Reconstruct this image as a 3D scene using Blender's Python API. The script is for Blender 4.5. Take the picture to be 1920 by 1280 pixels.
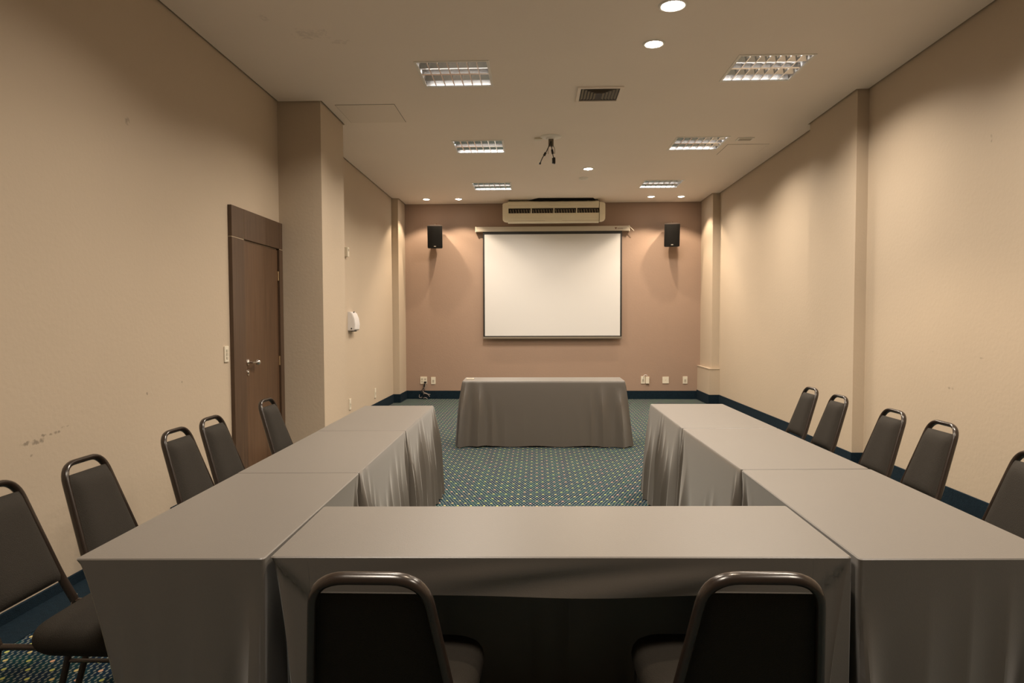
import bpy, bmesh, math, random
from mathutils import Vector, Matrix
random.seed(7)
PI = math.pi
scn = bpy.context.scene
for o in list(bpy.data.objects): bpy.data.objects.remove(o)
C = scn.collection

# ------------------------------------------------------------------ camera
def cam_axes(p, y, r):
    fwd = Vector((-math.sin(y)*math.cos(p), math.cos(y)*math.cos(p), -math.sin(p)))
    right = Vector((math.cos(y), math.sin(y), 0)); up = right.cross(fwd)
    c, s = math.cos(r), math.sin(r)
    return c*right+s*up, -s*right+c*up, fwd
cd = bpy.data.cameras.new('camera'); cam = bpy.data.objects.new('camera', cd); C.objects.link(cam)
R_, U_, F_ = cam_axes(.0411, .0357, -.0032)
m = Matrix((R_, U_, -F_)).transposed().to_4x4(); m.translation = Vector((0, 0, 1.45))
cam.matrix_world = m
cd.sensor_width = 36; cd.lens = 1294.35/1920*36; cd.shift_y = 15.6/1920; cd.clip_start = .05
scn.camera = cam
scn.view_settings.view_transform = 'Standard'; scn.view_settings.look = 'None'
scn.view_settings.gamma = 1; scn.view_settings.exposure = 0.0; scn.view_settings.use_curve_mapping = False
# ------------------------------------------------------------------ world
w = bpy.data.worlds.new('world'); scn.world = w; w.use_nodes = True
w.node_tree.nodes['Background'].inputs[0].default_value = (.5, .42, .32, 1)
w.node_tree.nodes['Background'].inputs[1].default_value = .02
# ------------------------------------------------------------------ light levels
PANEL_W = 57.0; PANEL_COL = (1, .87, .72)
SPOT_W = 70.0; SPOT_COL = (1, .80, .58)
TUBE_E = 12.0
# ------------------------------------------------------------------ dimensions (metres)
CZ, XL, XR, YB, YF = 3.629, -2.569, 3.149, 12.88, -3.2

# ------------------------------------------------------------------ materials
def new_mat(name):
    m = bpy.data.materials.new(name); m.use_nodes = True
    return m, m.node_tree.nodes, m.node_tree.links, m.node_tree.nodes['Principled BSDF']
def mat(name, col, rough=.6, metal=0, bump=0, bscale=60, mott=0, mscale=3, spec=.5, emit=None, es=1, sheen=0):
    m, N, L, b = new_mat(name)
    b.inputs['Base Color'].default_value = (*col, 1); b.inputs['Roughness'].default_value = rough
    b.inputs['Metallic'].default_value = metal; b.inputs['Specular IOR Level'].default_value = spec
    if sheen: b.inputs['Sheen Weight'].default_value = sheen; b.inputs['Sheen Roughness'].default_value = .5
    if emit: b.inputs['Emission Color'].default_value = (*emit, 1); b.inputs['Emission Strength'].default_value = es
    tc = N.new('ShaderNodeTexCoord')
    if mott:
        n = N.new('ShaderNodeTexNoise'); n.inputs['Scale'].default_value = mscale; n.inputs['Detail'].default_value = 5
        L.new(tc.outputs['Object'], n.inputs['Vector'])
        r = N.new('ShaderNodeMapRange'); r.inputs['To Min'].default_value = 1-mott; r.inputs['To Max'].default_value = 1+mott
        L.new(n.outputs['Fac'], r.inputs['Value'])
        x = N.new('ShaderNodeVectorMath'); x.operation = 'SCALE'; x.inputs[0].default_value = col
        L.new(r.outputs['Result'], x.inputs['Scale']); L.new(x.outputs[0], b.inputs['Base Color'])
    if bump:
        n = N.new('ShaderNodeTexNoise'); n.inputs['Scale'].default_value = bscale; n.inputs['Detail'].default_value = 4
        L.new(tc.outputs['Object'], n.inputs['Vector'])
        bp = N.new('ShaderNodeBump'); bp.inputs['Strength'].default_value = bump; bp.inputs['Distance'].default_value = .01
        L.new(n.outputs['Fac'], bp.inputs['Height']); L.new(bp.outputs['Normal'], b.inputs['Normal'])
    return m

def marked(name, col, marks, axes, dark=.72, **k):
    """painted surface with small scuffs: marks = (a, b, ra, rb, strength) in object coordinates along axes"""
    m = mat(name, col, **k); N, L = m.node_tree.nodes, m.node_tree.links; b = N['Principled BSDF']
    src = b.inputs['Base Color'].links[0].from_socket if b.inputs['Base Color'].links else None
    tc = N.new('ShaderNodeTexCoord'); sp = N.new('ShaderNodeSeparateXYZ'); L.new(tc.outputs['Object'], sp.inputs[0])
    nz = N.new('ShaderNodeTexNoise'); nz.inputs['Scale'].default_value = 28; nz.inputs['Detail'].default_value = 5
    L.new(tc.outputs['Object'], nz.inputs['Vector'])
    def M(op, a, b_=None, c=None):
        n = N.new('ShaderNodeMath'); n.operation = op
        for i, v in enumerate((a, b_, c)):
            if v is None: continue
            if isinstance(v, (int, float)): n.inputs[i].default_value = v
            else: L.new(v, n.inputs[i])
        return n.outputs[0]
    tot = None
    for (a, bb, ra, rb, st) in marks:
        u = M('DIVIDE', M('SUBTRACT', sp.outputs[axes[0]], a), ra); v = M('DIVIDE', M('SUBTRACT', sp.outputs[axes[1]], bb), rb)
        d = M('ADD', M('MULTIPLY', u, u), M('MULTIPLY', v, v))
        f = M('SUBTRACT', 1.0, d)
        f = M('ADD', f, M('MULTIPLY', M('SUBTRACT', nz.outputs['Fac'], .56), 5.0))
        n = N.new('ShaderNodeMath'); n.operation = 'MULTIPLY'; n.use_clamp = True
        L.new(f, n.inputs[0]); n.inputs[1].default_value = 1.2
        g = M('LESS_THAN', d, 1.6)
        f = M('MULTIPLY', M('MULTIPLY', n.outputs[0], g), st)
        tot = f if tot is None else M('MAXIMUM', tot, f)
    mx = N.new('ShaderNodeMix'); mx.data_type = 'RGBA'
    L.new(tot, mx.inputs['Factor'])
    if src: L.new(src, mx.inputs[6])
    else: mx.inputs[6].default_value = (*col, 1)
    mx.inputs[7].default_value = (*[c*dark for c in col], 1)
    L.new(mx.outputs[2], b.inputs['Base Color'])
    return m

WALL = (.52, .43, .33)
M_wall = mat('beige_wall_paint', WALL, .62, bump=.12, bscale=35, mott=.035, mscale=1.3, spec=.3)
M_walll = marked('beige_wall_paint_scuffed', WALL, [(3.42, .84, .10, .016, .9), (3.55, .865, .10, .010, .9), (3.66, .885, .04, .008, .8), (3.40, .775, .014, .012, .9),
    (4.30, 2.72, .035, .03, .6), (4.45, .98, .012, .01, .8), (4.9, 1.02, .012, .01, .8), (2.98, .62, .015, .012, .8)], (1, 2), dark=.5, rough=.62, bump=.12, bscale=35, mott=.035, mscale=1.3, spec=.3)
M_wallr = marked('beige_wall_paint_marked', WALL, [(4.95, 2.72, .012, .05, .8), (5.35, .93, .05, .012, .7), (4.1, .86, .06, .012, .7), (5.0, 1.18, .03, .01, .7),
    (5.6, 1.2, .012, .01, .8)], (1, 2), dark=.6, rough=.62, bump=.12, bscale=35, mott=.035, mscale=1.3, spec=.3)
M_wallb = mat('mauve_wall_paint', (.35, .245, .185), .6, bump=.12, bscale=35, mott=.04, mscale=1.2, spec=.3)
M_ceil = marked('cream_ceiling_paint', (.86, .775, .70), [(-1.70, 5.27, .16, .10, .55), (-1.52, 5.42, .10, .05, .4), (-1.95, 4.97, .03, .06, .45)], (0, 1), dark=.75, rough=.75, bump=.1, bscale=25, mott=.03, mscale=1.1, spec=.2)
M_dark = mat('dark_matte', (.012, .010, .009), .9)
M_base = mat('navy_carpet_cove', (.007, .018, .029), .95, bump=.6, bscale=220, mott=.45, mscale=40, spec=.15)
M_cloth = mat('taupe_stretch_cloth', (.085, .0725, .060), .43, bump=.05, bscale=260, mott=.04, mscale=6, spec=.85, sheen=.34)
M_pad = mat('charcoal_woven_upholstery', (.022, .018, .0135), .75, bump=.45, bscale=420, mott=.18, mscale=300, spec=.25)
M_tube = mat('dark_bronze_enamel_tube', (.026, .018, .014), .24, mott=.12, mscale=18, spec=.6)
M_foot = mat('black_rubber', (.01, .01, .01), .8)
M_white = mat('cream_plastic', (.74, .68, .56), .4)
M_white2 = mat('white_plastic', (.74, .72, .72), .35)
M_socket = mat('socket_face_plastic', (.50, .45, .36), .5)
M_black = mat('black_plastic', (.014, .013, .012), .5)
M_grille = mat('black_speaker_grille', (.007, .006, .005), .8, spec=.2, bump=.3, bscale=500)
M_spktop = mat('speaker_cabinet_shell', (.03, .022, .018), .4)
M_screen = mat('matte_white_screen', (.66, .655, .65), .85, spec=.1)
M_case = mat('cream_enamel_case', (.60, .54, .45), .4)
M_ac = mat('aged_cream_plastic', (.86, .79, .61), .45, mott=.06, mscale=5)
M_acslot = mat('dark_brown_plastic', (.035, .026, .020), .6)
M_vane = mat('beige_vane_plastic', (.62, .54, .40), .5)
M_alu = mat('brushed_aluminium', (.80, .80, .80), .22, metal=1)
M_refl = mat('polished_reflector', (.88, .88, .88), .12, metal=1)
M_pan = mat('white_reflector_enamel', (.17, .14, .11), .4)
M_steel = mat('chrome_steel', (.75, .72, .68), .2, metal=1)
M_brass = mat('brass_hinge', (.75, .60, .38), .3, metal=1)
M_trimw = mat('white_lamp_enamel', (.80, .77, .72), .4)
M_trimd = mat('grey_lamp_enamel', (.40, .34, .27), .5)
M_tube_on = mat('fluorescent_tube_lit', (.9, .9, .9), .5, emit=(1, .97, .93), es=TUBE_E)
M_lamp_on = mat('halogen_lamp_lit', (.9, .9, .9), .5, emit=(1, .88, .74), es=60)
M_line = mat('pale_inlay', (.42, .33, .22), .5)
M_text = mat('brown_print', (.16, .07, .045), .6)
M_cable = mat('black_cable', (.012, .010, .010), .5)
M_cable2 = mat('grey_cable', (.30, .26, .24), .5)
M_wood_top = mat('pale_laminate', (.30, .27, .23), .5)

def wood(name, c0, c1, sc):
    m, N, L, b = new_mat(name)
    tc = N.new('ShaderNodeTexCoord'); mp = N.new('ShaderNodeMapping'); mp.inputs['Scale'].default_value = sc
    n = N.new('ShaderNodeTexNoise'); n.inputs['Scale'].default_value = 1; n.inputs['Detail'].default_value = 8; n.inputs['Roughness'].default_value = .6
    r = N.new('ShaderNodeValToRGB'); r.color_ramp.elements[0].position = .3; r.color_ramp.elements[0].color = (*c0, 1)
    r.color_ramp.elements[1].position = .72; r.color_ramp.elements[1].color = (*c1, 1)
    L.new(tc.outputs['Object'], mp.inputs[0]); L.new(mp.outputs[0], n.inputs['Vector']); L.new(n.outputs['Fac'], r.inputs[0])
    L.new(r.outputs[0], b.inputs['Base Color']); b.inputs['Roughness'].default_value = .38
    return m
M_wood = wood('dark_wenge_veneer', (.075, .040, .021), (.145, .082, .046), (60, 60, 1.6))
M_woodd = wood('darker_wenge_veneer', (.060, .034, .020), (.11, .066, .040), (60, 60, 2.0))

def carpet():
    m, N, L, b = new_mat('dotted_teal_carpet')
    tc = N.new('ShaderNodeTexCoord'); sp = N.new('ShaderNodeSeparateXYZ'); L.new(tc.outputs['Object'], sp.inputs[0])
    def M(op, a, b_=None, clamp=False):
        n = N.new('ShaderNodeMath'); n.operation = op; n.use_clamp = clamp
        for i, v in enumerate((a, b_)):
            if v is None: continue
            if isinstance(v, (int, float)): n.inputs[i].default_value = v
            else: L.new(v, n.inputs[i])
        return n.outputs[0]
    X, Y = sp.outputs[0], sp.outputs[1]
    def dots(px, py, ox, oy, rx, ry):
        u = M('DIVIDE', M('ADD', X, ox), px); v = M('DIVIDE', M('ADD', Y, oy), py)
        fu = M('MULTIPLY', M('SUBTRACT', M('FRACT', u), .5), px/rx); fv = M('MULTIPLY', M('SUBTRACT', M('FRACT', v), .5), py/ry)
        d = M('ADD', M('MULTIPLY', fu, fu), M('MULTIPLY', fv, fv))
        k = M('MULTIPLY', M('SUBTRACT', 1.25, d), 2.2, True)
        cb = N.new('ShaderNodeCombineXYZ'); L.new(M('FLOOR', u), cb.inputs[0]); L.new(M('FLOOR', v), cb.inputs[1])
        wn = N.new('ShaderNodeTexWhiteNoise'); wn.noise_dimensions = '2D'; L.new(cb.outputs[0], wn.inputs['Vector'])
        return k, wn.outputs['Value']
    def mix(f, a, c):
        x = N.new('ShaderNodeMix'); x.data_type = 'RGBA'; L.new(f, x.inputs['Factor'])
        for i, v in ((6, a), (7, c)):
            if isinstance(v, tuple): x.inputs[i].default_value = (*v, 1)
            else: L.new(v, x.inputs[i])
        return x.outputs[2]
    n = N.new('ShaderNodeTexNoise'); n.inputs['Scale'].default_value = 9; n.inputs['Detail'].default_value = 4; L.new(tc.outputs['Object'], n.inputs['Vector'])
    f = M('MULTIPLY', M('SUBTRACT', n.outputs['Fac'], .42), 5.0, True)
    col = mix(f, (.006, .019, .042), (.005, .038, .046))
    a, r1 = dots(.026, .0746/2*2, 0, 0, .0046, .0078)
    b2, r2 = dots(.026, .0746, .013, .0373, .0046, .0078)
    b3, r3 = dots(.026, .0746, .013, .01865, .0046, .0078)
    b4, r4 = dots(.026, .0746, 0, .05595, .0046, .0078)
    sm = M('MAXIMUM', M('MAXIMUM', a, b2), M('MAXIMUM', b3, b4))
    col = mix(M('MULTIPLY', sm, .68), col, (.27, .29, .24))
    for (ox, oy) in ((0, 0), (.052, .0746)):
        k, rv = dots(.104, .1492, ox, oy, .0090, .0115)
        r = N.new('ShaderNodeValToRGB'); r.color_ramp.interpolation = 'CONSTANT'
        e = r.color_ramp.elements; e[0].position = 0; e[0].color = (.46, .48, .15, 1); e[1].position = .45; e[1].color = (.56, .46, .20, 1)
        q = e.new(.75); q.color = (.56, .34, .22, 1)
        L.new(rv, r.inputs[0]); col = mix(k, col, r.outputs[0])
    L.new(col, b.inputs['Base Color']); b.inputs['Roughness'].default_value = .95; b.inputs['Specular IOR Level'].default_value = .1
    nb = N.new('ShaderNodeTexNoise'); nb.inputs['Scale'].default_value = 300; L.new(tc.outputs['Object'], nb.inputs['Vector'])
    bp = N.new('ShaderNodeBump'); bp.inputs['Strength'].default_value = .5; bp.inputs['Distance'].default_value = .004
    L.new(nb.outputs['Fac'], bp.inputs['Height']); L.new(bp.outputs[0], b.inputs['Normal'])
    return m
M_carpet = carpet()

# ------------------------------------------------------------------ mesh helpers
def link(name, bm, m, parent=None, smooth=False, kind=None):
    me = bpy.data.meshes.new(name); bmesh.ops.recalc_face_normals(bm, faces=bm.faces); bm.to_mesh(me); bm.free()
    me.materials.append(m)
    if smooth:
        for p in me.polygons: p.use_smooth = True
    o = bpy.data.objects.new(name, me); C.objects.link(o)
    if smooth == 'auto':
        try: me.set_sharp_from_angle(angle=math.radians(38))
        except Exception: pass
    if parent: o.parent = parent
    if kind: o['kind'] = kind
    return o
def tag(o, label, cat, group=None):
    o['label'] = label; o['category'] = cat
    if group: o['group'] = group
    return o
def thing(name, label, cat, loc=(0, 0, 0), rz=0, group=None):
    o = bpy.data.objects.new(name, None); C.objects.link(o); o.location = loc; o.rotation_euler = (0, 0, rz)
    o.empty_display_size = .05
    return tag(o, label, cat, group)
def box(bm, x0, x1, y0, y1, z0, z1, bev=0, M=None):
    r = bmesh.ops.create_cube(bm, size=1); vs = r['verts']
    for v in vs: v.co = Vector(((x0+x1)/2+v.co.x*(x1-x0), (y0+y1)/2+v.co.y*(y1-y0), (z0+z1)/2+v.co.z*(z1-z0)))
    if bev:
        es = list({e for v in vs for e in v.link_edges})
        rr = bmesh.ops.bevel(bm, geom=es, offset=bev, segments=2, affect='EDGES', profile=.6); vs = list({v for f in rr['faces'] for v in f.verts} | {v for v in vs if v.is_valid})
    if M is not None:
        for v in vs: v.co = M @ v.co
    return vs
def bx(*a, **k):
    bm = bmesh.new(); box(bm, *a, **k); return bm
def tube(bm, pts, r, n=10, cap=True, rx=None):
    """sweep an (optionally oval) section along a polyline; rx = second radius"""
    pts = [Vector(p) for p in pts]; rings = []
    up = Vector((0, 0, 1)); t0 = (pts[1]-pts[0]).normalized()
    if abs(t0.dot(up)) > .9: up = Vector((0, 1, 0))
    nrm = (up-t0*up.dot(t0)).normalized()
    for i, p in enumerate(pts):
        t = (pts[min(i+1, len(pts)-1)]-pts[max(i-1, 0)]).normalized()
        nrm = (nrm-t*nrm.dot(t)).normalized(); bn = t.cross(nrm)
        rings.append([bm.verts.new(p+nrm*math.cos(2*PI*k/n)*r+bn*math.sin(2*PI*k/n)*(rx or r)) for k in range(n)])
    for a, b in zip(rings, rings[1:]):
        for k in range(n): bm.faces.new((a[k], a[(k+1) % n], b[(k+1) % n], b[k]))
    if cap: bm.faces.new(rings[0][::-1]); bm.faces.new(rings[-1])
def smoothpath(pts, n=6):
    pts = [Vector(p) for p in pts]; out = []
    for i in range(len(pts)-1):
        p0, p1, p2, p3 = pts[max(i-1, 0)], pts[i], pts[i+1], pts[min(i+2, len(pts)-1)]
        for k in range(n):
            t = k/n
            out.append(.5*((2*p1)+(-p0+p2)*t+(2*p0-5*p1+4*p2-p3)*t*t+(-p0+3*p1-3*p2+p3)*t**3))
    out.append(pts[-1]); return out
def fillet(pts, r, n=6):
    """round the corners of a polyline"""
    pts = [Vector(p) for p in pts]; out = [pts[0]]
    for i in range(1, len(pts)-1):
        rr = r[i-1] if isinstance(r, (list, tuple)) else r
        a, b, c = pts[i-1], pts[i], pts[i+1]
        u = (a-b).normalized(); v = (c-b).normalized(); rr = min(rr, (a-b).length*.49, (c-b).length*.49)
        p, q = b+u*rr, b+v*rr
        for k in range(n+1):
            t = k/n; out.append((1-t)**2*p+2*t*(1-t)*b+t*t*q)
    out.append(pts[-1]); return out
def disc(bm, c, r, z0, z1, n=28, r2=None):
    a = [bm.verts.new((c[0]+r*math.cos(2*PI*k/n), c[1]+r*math.sin(2*PI*k/n), z0)) for k in range(n)]
    r2 = r if r2 is None else r2
    b = [bm.verts.new((c[0]+r2*math.cos(2*PI*k/n), c[1]+r2*math.sin(2*PI*k/n), z1)) for k in range(n)]
    for k in range(n): bm.faces.new((a[k], a[(k+1) % n], b[(k+1) % n], b[k]))
    bm.faces.new(a); bm.faces.new(b)
def lathe(bm, prof, n=28, c=(0, 0)):
    rings = [[bm.verts.new((c[0]+r*math.cos(2*PI*k/n), c[1]+r*math.sin(2*PI*k/n), z)) for k in range(n)] for r, z in prof]
    for a, b in zip(rings, rings[1:]):
        for k in range(n): bm.faces.new((a[k], a[(k+1) % n], b[(k+1) % n], b[k]))
def prism(bm, poly, axis, a0, a1):
    """extrude a closed 2D outline along an axis (0 x, 1 y, 2 z)"""
    def P(u, v, w): return {0: (w, u, v), 1: (u, w, v), 2: (u, v, w)}[axis]
    A = [bm.verts.new(P(u, v, a0)) for u, v in poly]; B = [bm.verts.new(P(u, v, a1)) for u, v in poly]
    n = len(poly)
    for k in range(n): bm.faces.new((A[k], A[(k+1) % n], B[(k+1) % n], B[k]))
    bm.faces.new(A); bm.faces.new(B)

# ------------------------------------------------------------------ room shell
WT = .15
def struct(name, bm, m, label=None, smooth=False):
    o = link(name, bm, m, smooth=smooth, kind='structure')
    if label: o['label'] = label
    return o
struct('floor', bx(XL-WT, XR+WT, YF-WT, YB+WT, -.1, 0), M_carpet, 'teal carpet with small pale and yellow dots')
struct('wall_left', bx(XL-WT, XL, YF, YB, 0, CZ+.12), M_walll, 'beige painted side wall with the door')
struct('wall_right', bx(XR, XR+WT, YF, YB, 0, CZ+.12), M_wallr, 'beige painted side wall on the right')
struct('wall_back', bx(XL-WT, XR+WT, YB, YB+WT, 0, CZ+.12), M_wallb, 'mauve brown end wall behind the projection screen')
struct('wall_front', bx(XL-WT, XR+WT, YF-WT, YF, 0, CZ+.12), M_wall, 'beige end wall behind the viewer')
PL = (XL, -2.1355, 6.854, 7.655); PR = (3.0395, XR, 6.736, 7.876)
QL = (XL, -2.452, 12.245, YB); QR = (3.024, XR, 12.035, YB)
for i, (p, lb) in enumerate(((PL, 'wide beige pillar beside the wooden door'), (PR, 'broad shallow beige pillar on the right wall'),
                             (QL, 'narrow beige pillar in the far left corner'), (QR, 'narrow beige pillar in the far right corner'))):
    struct('trim_%d' % (i+1), bx(p[0], p[1], p[2], p[3], 0, CZ+.12), M_wall, lb)
# boxed base of the far right pillar
bm = bmesh.new(); prism(bm, [(XR, 11.985), (2.975, 11.985), (2.975, YB), (XR, YB)], 2, 0, .615)
prism(bm, [(XR, 11.978), (2.968, 11.978), (2.968, YB), (XR, YB)], 2, .615, .628)
struct('trim_5', bm, M_wall, 'beige boxed base around the far right pillar')
# small ledge scuffed box on the pillar edge
# baseboards
BH, BT = .155, .014
def baseboard(name, runs, h=BH, zb=0):
    bm = bmesh.new()
    for (x0, x1, y0, y1) in runs: box(bm, x0, x1, y0, y1, zb, h, bev=.003)
    struct(name, bm, M_base, 'dark blue carpet skirting')
baseboard('baseboard_left', [(XL, XL+BT, 4.7, 5.70), (XL, PL[1]+BT, PL[2]-BT, PL[2]), (PL[1], PL[1]+BT, PL[2], PL[3]+BT), (XL, PL[1], PL[3], PL[3]+BT),
                             (XL, XL+BT, PL[3]+BT, QL[2]), (XL, QL[1]+BT, QL[2]-BT, QL[2]), (QL[1], QL[1]+BT, QL[2], YB)])
baseboard('baseboard_left', [(XL, XL+BT, YF, 4.7)], h=.06)
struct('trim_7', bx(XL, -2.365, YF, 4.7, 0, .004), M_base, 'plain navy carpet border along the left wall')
baseboard('baseboard_back', [(QL[1]+BT, 2.96, YB-BT, YB)])
baseboard('baseboard_right', [(XR-BT, XR, YF, PR[2]), (PR[0]-BT, XR, PR[2]-BT, PR[2]), (PR[0]-BT, PR[0], PR[2], PR[3]+BT), (PR[0], XR, PR[3], PR[3]+BT),
                              (XR-BT, XR, PR[3]+BT, 11.985), (2.975-BT, XR, 11.985-BT, 11.985), (2.975-BT, 2.975, 11.985, YB)], h=.175)
# ceiling: slab with real openings for the recessed lights, held off the walls by a thin shadow gap
GAP = .020
FIX = [(-1.023, 5.853, 'left'), (-1.023, 8.387, 'left'), (-1.023, 10.915, 'left'), (1.672, 5.827, 'right'), (1.672, 8.352, 'right'), (1.672, 10.862, 'right'),
       (-1.023, 3.32, 'left'), (1.672, 3.30, 'right'), (-1.023, .76, 'left'), (1.672, .76, 'right')]
FS = .622
xs = sorted({XL+GAP, XR-GAP, PL[1]+GAP, PR[0]-GAP, QL[1]+GAP, QR[0]-GAP} | {f[0] for f in FIX} | {f[0]+FS for f in FIX})
ys = sorted({YF+GAP, YB-GAP, PL[2]-GAP, PL[3]+GAP, PR[2]-GAP, PR[3]+GAP, QL[2]-GAP, QR[2]-GAP} | {f[1] for f in FIX} | {f[1]+FS for f in FIX})
def blocked(x, y):
    if any(f[0] < x < f[0]+FS and f[1] < y < f[1]+FS for f in FIX): return True
    for p, s in ((PL, 1), (QL, 1)):
        if x < p[1]+GAP and p[2]-GAP < y < p[3]+GAP: return True
    for p in (PR, QR):
        if x > p[0]-GAP and p[2]-GAP < y < p[3]+GAP: return True
    return False
bm = bmesh.new(); vd = {}
def V(x, y, z):
    k = (round(x, 5), round(y, 5), z)
    if k not in vd: vd[k] = bm.verts.new(k)
    return vd[k]
TH = .02; cells = set()
for i in range(len(xs)-1):
    for j in range(len(ys)-1):
        if not blocked((xs[i]+xs[i+1])/2, (ys[j]+ys[j+1])/2): cells.add((i, j))
for (i, j) in cells:
    x0, x1, y0, y1 = xs[i], xs[i+1], ys[j], ys[j+1]
    for z in (CZ, CZ+TH): bm.faces.new((V(x0, y0, z), V(x1, y0, z), V(x1, y1, z), V(x0, y1, z)))
    for (di, dj, a, b) in ((-1, 0, (x0, y0), (x0, y1)), (1, 0, (x1, y0), (x1, y1)), (0, -1, (x0, y0), (x1, y0)), (0, 1, (x0, y1), (x1, y1))):
        if (i+di, j+dj) not in cells: bm.faces.new((V(*a, CZ), V(*b, CZ), V(*b, CZ+TH), V(*a, CZ+TH)))
struct('ceiling', bm, M_ceil, 'cream plaster ceiling')
struct('trim_6', bx(XL-WT, XR+WT, YF-WT, YB+WT, CZ+.13, CZ+.2), M_dark, 'dark void above the ceiling')

# ------------------------------------------------------------------ door on the left wall
dr = bpy.data.objects.new('door_1', None); C.objects.link(dr); dr.location = (XL, 6.27, 0); dr['kind'] = 'structure'; dr['label'] = 'dark wooden door with a panel above it'
def rel(bm):
    bmesh.ops.translate(bm, verts=bm.verts, vec=-Vector(dr.location)); return bm
FX = XL+.032
bm = bmesh.new()
box(bm, XL-.01, FX, 5.70, 5.945, 0, 2.165, bev=.002); box(bm, XL-.01, FX, 6.762, 6.85, 0, 2.165, bev=.002)
link('door_frame', rel(bm), M_woodd, dr)
bm = bmesh.new(); box(bm, XL-.01, FX, 5.70, 5.939, 2.171, 2.43, bev=.002); box(bm, XL-.01, FX, 6.768, 6.85, 2.171, 2.43, bev=.002)
box(bm, XL-.01, FX+.001, 5.945, 6.762, 2.171, 2.43, bev=.002)
link('transom_panel', rel(bm), M_woodd, dr)
bm = bmesh.new(); box(bm, XL-.005, FX-.002, 5.939, 5.945, 2.165, 2.43); box(bm, XL-.005, FX-.002, 6.762, 6.768, 2.165, 2.43)
box(bm, XL-.005, FX-.002, 5.70, 5.945, 2.165, 2.171); box(bm, XL-.005, FX-.002, 6.762, 6.85, 2.165, 2.171)
link('inlay_strip', rel(bm), M_line, dr)
lf = link('door_leaf', rel(bx(XL-.01, XL+.014, 5.947, 6.752, .01, 2.158, bev=.002)), M_wood, dr)
bm = bmesh.new(); tube(bm, [(XL+.014, 6.010, 1.095), (XL+.022, 6.010, 1.095)], .025, 20); tube(bm, [(XL+.02, 6.010, 1.095), (XL+.062, 6.010, 1.095)], .009, 12)
tube(bm, [(XL+.058, 6.005, 1.095), (XL+.058, 6.11, 1.09)], .009, 12)
bmesh.ops.create_icosphere(bm, subdivisions=3, radius=.024, matrix=Matrix.Translation((XL+.058, 6.13, 1.09)))
h = link('door_handle', rel(bm), M_steel, lf, smooth='auto'); h['label'] = 'chrome lever handle with a round knob end'
bm = bmesh.new(); tube(bm, [(XL+.014, 6.012, 1.005), (XL+.020, 6.012, 1.005)], .030, 20, rx=.020); tube(bm, [(XL+.02, 6.012, 1.005), (XL+.026, 6.012, 1.005)], .012, 12, rx=.009)
link('keyhole_plate', rel(bm), M_steel, lf, smooth='auto')
for z in (1.905, 1.07, .25):
    bm = bmesh.new(); tube(bm, [(XL+.018, 6.757, z-.045), (XL+.018, 6.757, z+.045)], .007, 10)
    link('hinge', rel(bm), M_brass, dr, smooth='auto')

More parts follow.
